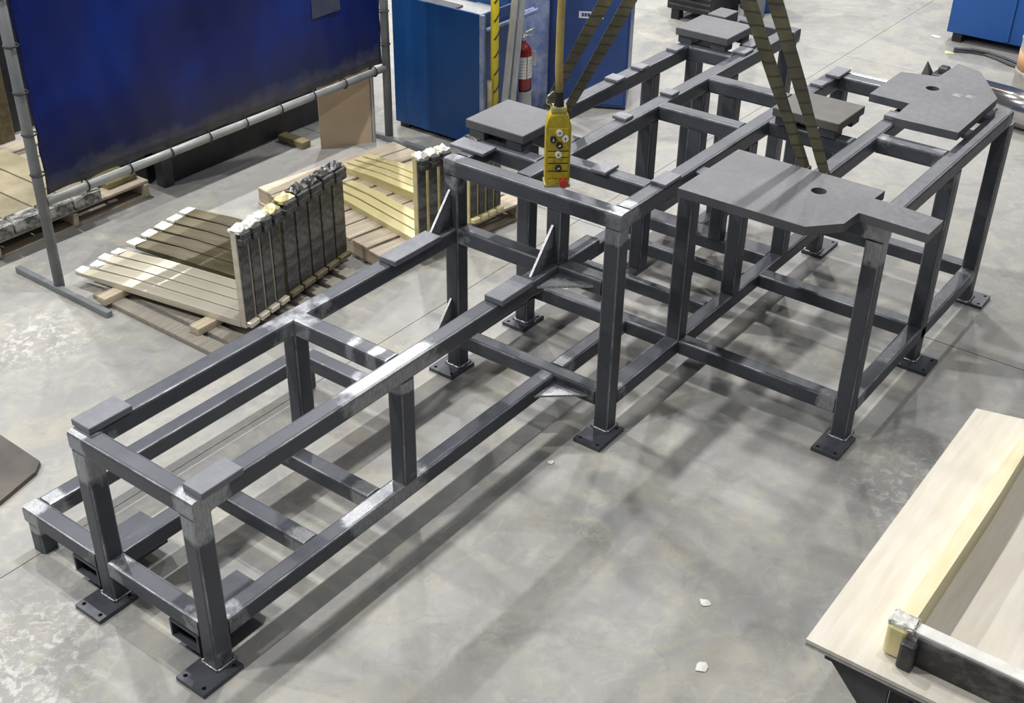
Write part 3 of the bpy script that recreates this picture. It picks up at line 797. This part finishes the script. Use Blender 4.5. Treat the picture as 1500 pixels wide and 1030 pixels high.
for (a0, a1) in ((-200, -118), (-112, -20)):
    A = [(math.radians(a0+(a1-a0)*k/n)) for k in range(n+1)]
    lo = [bm.verts.new(e0+Vector((.0835*math.cos(a), .0835*math.sin(a), .12))) for a in A]
    hi = [bm.verts.new(e0+Vector((.0835*math.cos(a), .0835*math.sin(a), .315))) for a in A]
    for k in range(n): bm.faces.new((lo[k], lo[k+1], hi[k+1], hi[k]))
lbx = obj('label', bm, M_WHITE, EX)
bm = bmesh.new()
for k in range(6):
    for (a0, a1) in ((-195, -125), (-105, -40)):
        z = .145+.026*k
        A = [math.radians(a0+(a1-a0)*q/6) for q in range(7)]
        lo = [bm.verts.new(e0+Vector((.0842*math.cos(a), .0842*math.sin(a), z))) for a in A]
        hi = [bm.verts.new(e0+Vector((.0842*math.cos(a), .0842*math.sin(a), z+.006))) for a in A]
        for q in range(6): bm.faces.new((lo[q], lo[q+1], hi[q+1], hi[q]))
obj('print_lines', bm, M_GREYP, lbx)
bm = bmesh.new(); add_lathe(bm, [(.022, .44), (.03, .445), (.03, .475), (.018, .48), (.018, .50)], e0, 14)
vv_ = obj('valve', bm, M_ALU, EX)
obj('lever', tube_bm([e0+Vector((-.02, 0, .49)), e0+Vector((.06, -.03, .52)), e0+Vector((.12, -.05, .53))], .009, 6), M_ALU, vv_)
obj('carry_handle', tube_bm([e0+Vector((0, 0, .475)), e0+Vector((.07, -.03, .475)), e0+Vector((.11, -.05, .46))], .009, 6), M_ALU, vv_)
obj('hose', tube_bm([e0+Vector((-.02, .02, .46)), e0+Vector((-.07, .05, .45)), e0+Vector((-.10, .06, .36)), e0+Vector((-.095, .05, .16))], .011, 6), M_BLACK, EX)
bm = bmesh.new(); add_box(bm, (e0.x+.03, e0.y-.12, e0.z+.23), (e0.x+.034, e0.y-.06, e0.z+.36)); obj('inspection_tag', bm, M_WHITE, EX)

# ------------------------------------------------------------------ background, right and far
MC = thing('welding_power_source', V3(9.85, -2.35, 0), 'black grilled welding machine with a looped cable at the far top edge', 'machine')
obj('body', box_bm((9.62, 10.3), (-2.60, -2.02), (.12, .95), .01), M_BLACK, MC)
for k in range(11): obj('grille_slat', box_bm((9.607, 9.62), (-2.57, -2.05), (.17+.062*k, .195+.062*k)), M_DARKST, MC)
for a in (9.66, 10.16):
    for b in (-2.56, -2.14): obj('foot', box_bm((a, a+.1), (b, b+.1), (0, .12)), M_BLACK, MC)
cp = [V3(9.58, -2.33+.24*math.cos(a), .62+.34*math.sin(a)) for a in [math.pi+math.pi*k/12 for k in range(13)]]
obj('cable', tube_bm(cp, .016, 6), M_DARKST, MC)
bm = bmesh.new(); add_lathe(bm, [(.24, 0), (.25, .02), (.25, .30), (.256, .31), (.25, .32), (.25, .62), (.256, .64), (.24, .65)], V3(10.68, -1.97, 0), 24)
one('blue_drum', bm, M_BLUE3, 'bright blue drum beside the black welding machine', 'drum')
one('grey_column', box_bm((10.12, 10.32), (-1.90, -1.74), (0, 1.6), .01), M_POSTG, 'grey steel column piece behind the right pair of slings', 'column')
BR = thing('blue_tote', V3(11.4, 1.2, 0), 'bright blue steel tote at the far right corner', 'bin')
open_box(BR, (10.87, 12.0), (.14, 2.3), (.10, 1.3), M_BLUE3, .03)
for b in (.2, 1.2, 2.1): obj('skid', box_bm((10.9, 11.95), (b, b+.1), (0, .10)), M_BLACK, BR)
for b in (.75, 1.6): obj('rib', box_bm((10.85, 10.87), (b, b+.05), (.12, 1.28), .004), M_BLUE3, BR)
DR = thing('stained_drum', V3(9.62, 1.52, 0), 'stained whitish drum with an orange band at the right edge', 'drum')
bm = bmesh.new(); add_lathe(bm, [(.25, 0), (.27, .02), (.27, .30), (.278, .31), (.27, .32), (.27, .60), (.278, .61), (.27, .62), (.27, .86), (.275, .88), (.25, .88), (.25, .80), (.02, .79)], V3(9.62, 1.52, 0), 28)
obj('shell', bm, M_DRUM, DR)
bm = bmesh.new(); add_lathe(bm, [(.2725, .33), (.2725, .50)], V3(9.62, 1.52, 0), 28)
obj('orange_band', bm, M_ORANGE, DR)
pp = bmesh.new()
add_tube(pp, [V3(8.93, 1.14, .17), V3(8.78, 2.6, .17)], .17, 28)
RL = one('polished_roll', pp, M_CHROME, 'shiny polished steel roll lying on the floor under the stained drum', 'roll')
bm = bmesh.new()
for k, r in enumerate((.55, .62)):
    add_tube(bm, [V3(10.55+.1*math.sin(q*.9), .35+r*q/6*1.6, .012+.03*k) for q in range(8)], .014, 6)
one('floor_cable', bm, M_DARKST, 'grey cables trailing along the floor before the blue tote', 'cable')
bm = bmesh.new()
A = [V3(9.68, .34, 0), V3(9.56, .47, 0), V3(9.62, .40, .17), V3(9.72, .46, .01)]
bmesh.ops.convex_hull(bm, input=[bm.verts.new(p) for p in A])
add_box(bm, (9.60, -.66, 0), (9.76, -.46, .06), .012); add_box(bm, (9.66, -.60, .05), (9.76, -.50, .12), .014)
one('steel_scrap', bm, M_DARKST, 'small dark heap of scrap steel on the floor behind the far mounting plate', 'scrap')
def paper(c, s, lbl, seed, mat=None, g=None):
    R_ = random.Random(seed); bm = bmesh.new(); n = 9
    top = [bm.verts.new(V3(c[0]+s*(.5+.5*R_.random())*math.cos(2*math.pi*k/n), c[1]+s*(.5+.5*R_.random())*math.sin(2*math.pi*k/n), (.002+.005*R_.random()))) for k in range(n)]
    cc = bm.verts.new(V3(c[0]+.2*s, c[1], .008)); dd = bm.verts.new(V3(c[0], c[1], .001))
    for k in range(n):
        bm.faces.new((top[k], top[(k+1) % n], cc)); bm.faces.new((top[(k+1) % n], top[k], dd))
    bmesh.ops.recalc_face_normals(bm, faces=bm.faces[:])
    one('paper_scrap', bm, mat or M_PAPER, lbl, 'scrap', g)
paper((1.757, 2.34), .035, 'scrap of white paper on the bare floor, farther from the plywood table corner', 1)
paper((1.379, 2.536), .04, 'scrap of white paper on the bare floor, nearest the front edge', 2)
paper((10.93, .02), .06, 'white scrap on the floor at the foot of the blue tote', 3)
paper((10.5, .33), .07, 'yellowish scrap on the floor in front of the blue tote', 4, M_CHALK)
paper((2.20, 1.10), .022, 'tiny white chip on the floor beside the frame gusset', 5)
bm = bmesh.new()
vs = prism_bm([(.09, -.985), (.37, -1.06), (.44, -1.12), (.46, -1.9), (.05, -1.9)], 0, .028, [])
one('floor_plate', vs, M_RUST, 'brownish steel plate lying on the floor at the left edge of the view', 'plate')

# ------------------------------------------------------------------ crane pendant
PU, PV, PZ = 2.45, .90, 1.56
PD = thing('pendant_control', V3(PU, PV, PZ), 'scuffed yellow crane pendant control hanging on its cable before the frame', 'control')
face = Matrix.Rotation(math.radians(-90)+math.atan2(-4.1923+PV, -2.3607-PU)+math.radians(180)+math.radians(6), 4, 'Z')
def pbox(name, lo, hi, mat, parent, bev=.006, seg=2):
    """pendant parts: local x = width, y = depth (front is -y), z up from its bottom"""
    bm = bmesh.new(); add_box(bm, lo, hi, bev, seg)
    bmesh.ops.transform(bm, matrix=face, verts=bm.verts[:])
    return obj(name, bm, mat, parent, False)
hw = .063
bm = bmesh.new()
prof = [(-.052, .012), (-.063, .03), (-.063, .33), (-.050, .375), (-.034, .395), (.034, .395), (.050, .375), (.063, .33), (.063, .03), (.052, .012)]
A = [bm.verts.new((x, -.045, z)) for x, z in prof]; Bq = [bm.verts.new((x, .05, z)) for x, z in prof]
bm.faces.new(A); bm.faces.new(Bq[::-1])
for k in range(len(prof)): bm.faces.new((A[k], Bq[k], Bq[(k+1) % len(prof)], A[(k+1) % len(prof)]))
bmesh.ops.recalc_face_normals(bm, faces=bm.faces[:])
bmesh.ops.bevel(bm, geom=bm.edges[:], offset=.006, segments=2, affect='EDGES')
bmesh.ops.transform(bm, matrix=face, verts=bm.verts[:])
body = obj('housing', bm, M_PEND, PD, False)
pbox('cover_frame', (-.068, -.05, .0), (.068, .052, .022), M_PENDG, body, .008)
pbox('neck', (-.040, -.032, .392), (.040, .036, .428), M_PENDG, PD, .01)
def pcyl(name, x, z, r, y0, y1, mat, parent, n=16):
    bm = bmesh.new()
    fr = [bm.verts.new((x+r*math.cos(2*math.pi*k/n), y0, z+r*math.sin(2*math.pi*k/n))) for k in range(n)]
    bk = [bm.verts.new((x+r*1.05*math.cos(2*math.pi*k/n), y1, z+r*1.05*math.sin(2*math.pi*k/n))) for k in range(n)]
    bm.faces.new(fr); bm.faces.new(bk[::-1])
    for k in range(n): bm.faces.new((fr[k], bk[k], bk[(k+1) % n], fr[(k+1) % n]))
    bmesh.ops.recalc_face_normals(bm, faces=bm.faces[:])
    bmesh.ops.transform(bm, matrix=face, verts=bm.verts[:])
    return obj(name, bm, mat, parent, False)
# raised button panels separated by dark grooves
for (z0, z1) in ((.205, .325), (.17, .20), (.138, .166), (.095, .134), (.055, .09)):
    pbox('button_panel', (-.050, -.0495, z0), (.050, -.044, z1), M_PEND, PD, .002, 1)
for z in (.2025, .168, .136, .0925): pbox('panel_gap', (-.052, -.0485, z-.0018), (.052, -.044, z+.0018), M_BLACK, PD, 0)
for x, z, m in ((.002, .303, M_WHITE), (-.028, .268, M_BLACK), (.032, .272, M_WHITE), (.004, .236, M_BLACK), (.0, .186, M_WHITE), (.002, .113, M_BLACK)):
    b_ = pcyl('push_button', x, z, .0165, -.062, -.048, m, PD)
    inv = M_BLACK if m is M_WHITE else M_WHITE
    bm = bmesh.new()   # a small arrow on the button
    pts = [(-.008, -.002), (.001, -.002), (.001, -.006), (.009, 0), (.001, .006), (.001, .002), (-.008, .002)]
    a = random.choice((.6, .4, 1.57, -1.57))
    vs = [bm.verts.new((x+p*math.cos(a)-q*math.sin(a), -.0626, z+p*math.sin(a)+q*math.cos(a))) for p, q in pts]
    bm.faces.new(vs); bmesh.ops.transform(bm, matrix=face, verts=bm.verts[:])
    obj('arrow_mark', bm, inv, b_, False)
for x in (-.034, 0, .034): pcyl('blank_plug', x, .152, .011, -.054, -.048, M_PEND, PD, 12)
for x in (-.034, .036): pcyl('blank_plug', x, .113, .009, -.054, -.048, M_PEND, PD, 12)
pcyl('stop_button', .030, .035, .021, -.085, -.045, M_REDB, PD, 18)
pcyl('blank_plug', -.025, .036, .016, -.056, -.045, M_PEND, PD, 14)
bm = bmesh.new(); prof = []
for k in range(8): prof += [(.028-.0014*k, .428+.013*k), (.023-.0014*k, .435+.013*k)]
add_lathe(bm, prof, (0, 0, 0), 16)
obj('ribbed_gland', bm, M_BLACK, PD, False)
obj('cable', tube_bm([Vector((0, 0, .50)), Vector((-.012, .0, .62)), Vector((-.006, .004, .85)), Vector((.004, 0, 1.2)), Vector((0, 0, 2.0))], .019, 10), M_CABLE, PD, False)
bm = bmesh.new()
pts = [Vector((-.035, -.01, .43)), Vector((-.062, -.01, .445)), Vector((-.058, 0, .475)), Vector((-.025, 0, .50))]
add_tube(bm, pts, .006, 6); bmesh.ops.transform(bm, matrix=face, verts=bm.verts[:])
obj('hanger_ring', bm, M_CHROME, PD, False)

# ------------------------------------------------------------------ web slings
def strap(pts, widths, th=.011):
    bm = bmesh.new(); rings = []
    pts = [V3(*p) for p in pts]
    for i, p in enumerate(pts):
        d = (pts[min(i+1, len(pts)-1)]-pts[max(i-1, 0)]).normalized()
        a = d.cross(Vector((.78, .62, -.35))).normalized()   # the band lies broadside on to the aisle
        b = d.cross(a).normalized(); w = widths[i]/2
        rings.append([bm.verts.new(p+i_*w*a+j_*th/2*b) for i_, j_ in ((-1, -1), (1, -1), (1, 1), (-1, 1))])
    for A, Bq in zip(rings, rings[1:]):
        for k in range(4): bm.faces.new((A[k], A[(k+1) % 4], Bq[(k+1) % 4], Bq[k]))
    bm.faces.new(rings[0][::-1]); bm.faces.new(rings[-1])
    bmesh.ops.recalc_face_normals(bm, faces=bm.faces[:])
    return bm
def lerp(a, b, k): return tuple(x+(y-x)*k for x, y in zip(a, b))
def sling(base, legs, label, loop):
    Sg = thing('lifting_sling', base, label, 'sling', 'web slings')
    for (p0, p1, off) in legs:
        n = 14; ps = []; ws = []
        for k in range(n+1):
            f = k/n; p = lerp(p0, p1, f)
            sag = off*math.sin(math.pi*f)
            ps.append((p[0]+.6*sag, p[1]+.8*sag, p[2])); ws.append(.050+.028*min(1, f*2.2)+.004*math.sin(k*1.9))
        obj('leg', strap(ps, ws), M_WEB, Sg)
    u, v0, v1 = loop
    bm = bmesh.new()
    ubox(bm, (u-.03, u+.03), (v0-.012, v0-.001), (H2-t-.012, H2+.03), .003)
    ubox(bm, (u-.03, u+.03), (v1+.001, v1+.012), (H2-t-.012, H2+.03), .003)
    ubox(bm, (u-.03, u+.03), (v0-.012, v1+.012), (H2-t-.013, H2-t-.002), .003)
    obj('wrap', bm, M_WEB, Sg)
sling(V3(3.72, 1.78, H2-t-.013), [((3.73, 1.722, 1.40), (3.60, .90, 3.1), -.01), ((3.72, 1.842, 1.40), (3.69, 1.01, 3.1), .012)],
      'pair of soiled web sling legs looped round the right rail behind the big plate', (3.725, 1.733, 1.833))
sling(V3(3.64, .07, H2-t-.013), [((3.67, .126, 1.40), (3.68, .995, 3.1), .012), ((3.60, .014, 1.40), (3.62, .92, 3.1), -.01)],
      'pair of soiled web sling legs looped round the left rail behind the pendant', (3.64, .02, .12))

# ------------------------------------------------------------------ plywood-topped work table at the right
TB = thing('work_table', V3(2.0, 3.85, 0), 'steel work table with a pale plywood top at the lower right corner', 'table')
obj('plywood_top', prism_bm([(1.045, 3.092), (2.975, 3.074), (3.03, 3.30), (3.03, 4.7), (1.045, 4.7)], .782, .80), M_PLY, TB)
obj('steel_skin', prism_bm([(1.04, 3.095), (2.96, 3.08), (3.0, 4.69), (1.04, 4.69)], .772, .780), M_ALU, TB)
bm = bmesh.new()
for u0 in (1.09, 2.80): ubox(bm, (u0, u0+.06), (3.16, 4.62), (.70, .772), .004)
for v0 in (3.16, 4.56): ubox(bm, (1.15, 2.80), (v0, v0+.06), (.70, .772), .004)
obj('top_frame', bm, M_DARKST, TB)
for (u0, v0) in ((1.12, 3.42), (2.72, 3.42), (1.12, 4.5), (2.72, 4.5)):
    obj('leg', box_bm((u0, u0+.08), (v0, v0+.08), (.03, .70), .006), M_BLACK, TB)
    obj('foot_pad', box_bm((u0-.03, u0+.11), (v0-.03, v0+.11), (0, .03), .004), M_BLACK, TB)
def slant(u, tri, th):
    bm = bmesh.new(); A = [bm.verts.new(V3(u, a, b)) for a, b in tri]; Bq = [bm.verts.new(V3(u+th, a, b)) for a, b in tri]
    bm.faces.new(A); bm.faces.new(Bq[::-1])
    for k in range(len(tri)): bm.faces.new((A[k], A[(k+1) % len(tri)], Bq[(k+1) % len(tri)], Bq[k]))
    bmesh.ops.recalc_face_normals(bm, faces=bm.faces[:])
    return bm
for u0 in (1.10, 2.74):
    obj('corner_bracket', slant(u0, [(3.12, .770), (3.42, .770), (3.42, .46), (3.40, .46)], .02), M_DARKST, TB)
obj('lower_tray', box_bm((1.16, 2.74), (3.40, 4.5), (.40, .43), .006), M_GREYP, TB)
obj('tray_skirt', box_bm((1.13, 1.15), (3.42, 4.5), (.36, .56), .004), M_GREYP, TB)
# lift fork lying on its side on the table: blade away from the viewer, shank to the right
FT = thing('lift_fork', V3(1.2, 3.39, .80), 'pale yellow lift fork with black shank lying on its edge on the plywood table', 'fork')
bm = bmesh.new()
prof = [(1.19, .062, .145), (2.2, .062, .145), (3.0, .040, .125)]; rings = []
for u, th, h in prof:
    rings.append([bm.verts.new(V3(u, 3.36, .8005)), bm.verts.new(V3(u, 3.36+th, .8005)), bm.verts.new(V3(u, 3.36+th, .80+h)), bm.verts.new(V3(u, 3.36, .80+h))])
for A, Bq in zip(rings, rings[1:]):
    for k in range(4): bm.faces.new((A[k], A[(k+1) % 4], Bq[(k+1) % 4], Bq[k]))
bm.faces.new(rings[0][::-1]); bm.faces.new(rings[-1])
bmesh.ops.recalc_face_normals(bm, faces=bm.faces[:])
obj('blade', bm, simple('cream_yellow_paint', (.90, .86, .62), (.80, .70, .38), .35, .05, 3, (.5, 4, 4)), FT)
sk = obj('shank', box_bm((1.175, 1.235), (3.425, 4.35), (.8005, .952), .005, 2), simple('glaring_ground_steel', (.88, .87, .83), (.74, .73, .69), .4, .1, 12), FT)
obj('heel', box_bm((1.150, 1.215), (3.345, 3.43), (.8005, .95), .02, 3), M_YEL, FT)
obj('shank_face', box_bm((1.163, 1.175), (3.46, 4.30), (.803, .940), .003), M_SHANK, FT)
obj('hook_block', box_bm((1.112, 1.160), (3.415, 3.475), (.8005, .925), .012, 2), M_DARKST, FT)
bm = bmesh.new()
add_box(bm, (1.165, -3.44, .936), (1.24, -3.345, .957), .008, 2)
bmesh.ops.subdivide_edges(bm, edges=bm.edges[:], cuts=2, use_grid_fill=True)
for v in bm.verts: v.co += Vector((random.uniform(-.006, .006), random.uniform(-.006, .006), random.uniform(-.001, .012)))
obj('film_wrap', bm, M_TAPE, FT)
bm = bmesh.new()    # hand-drawn chalk cross on the shank face
def stroke(a, b, w=.004):
    d = Vector((0, b[0]-a[0], b[1]-a[1])).normalized(); nn = Vector((0, -d.z, d.y))*w
    P = [Vector((1.1618, -x, z)) for x, z in (a, b)]
    d2 = (P[1]-P[0]).normalized(); n2 = Vector((0, -d2.z, d2.y))*w
    bm.faces.new([bm.verts.new(p) for p in (P[0]-n2, P[1]-n2, P[1]+n2, P[0]+n2)])
stroke((3.86, .90), (3.935, .835)); stroke((3.935, .835), (3.975, .905)); stroke((3.88, .885), (3.985, .865)); stroke((3.955, .93), (3.96, .835))
obj('chalk_mark', bm, M_CHALK, FT)
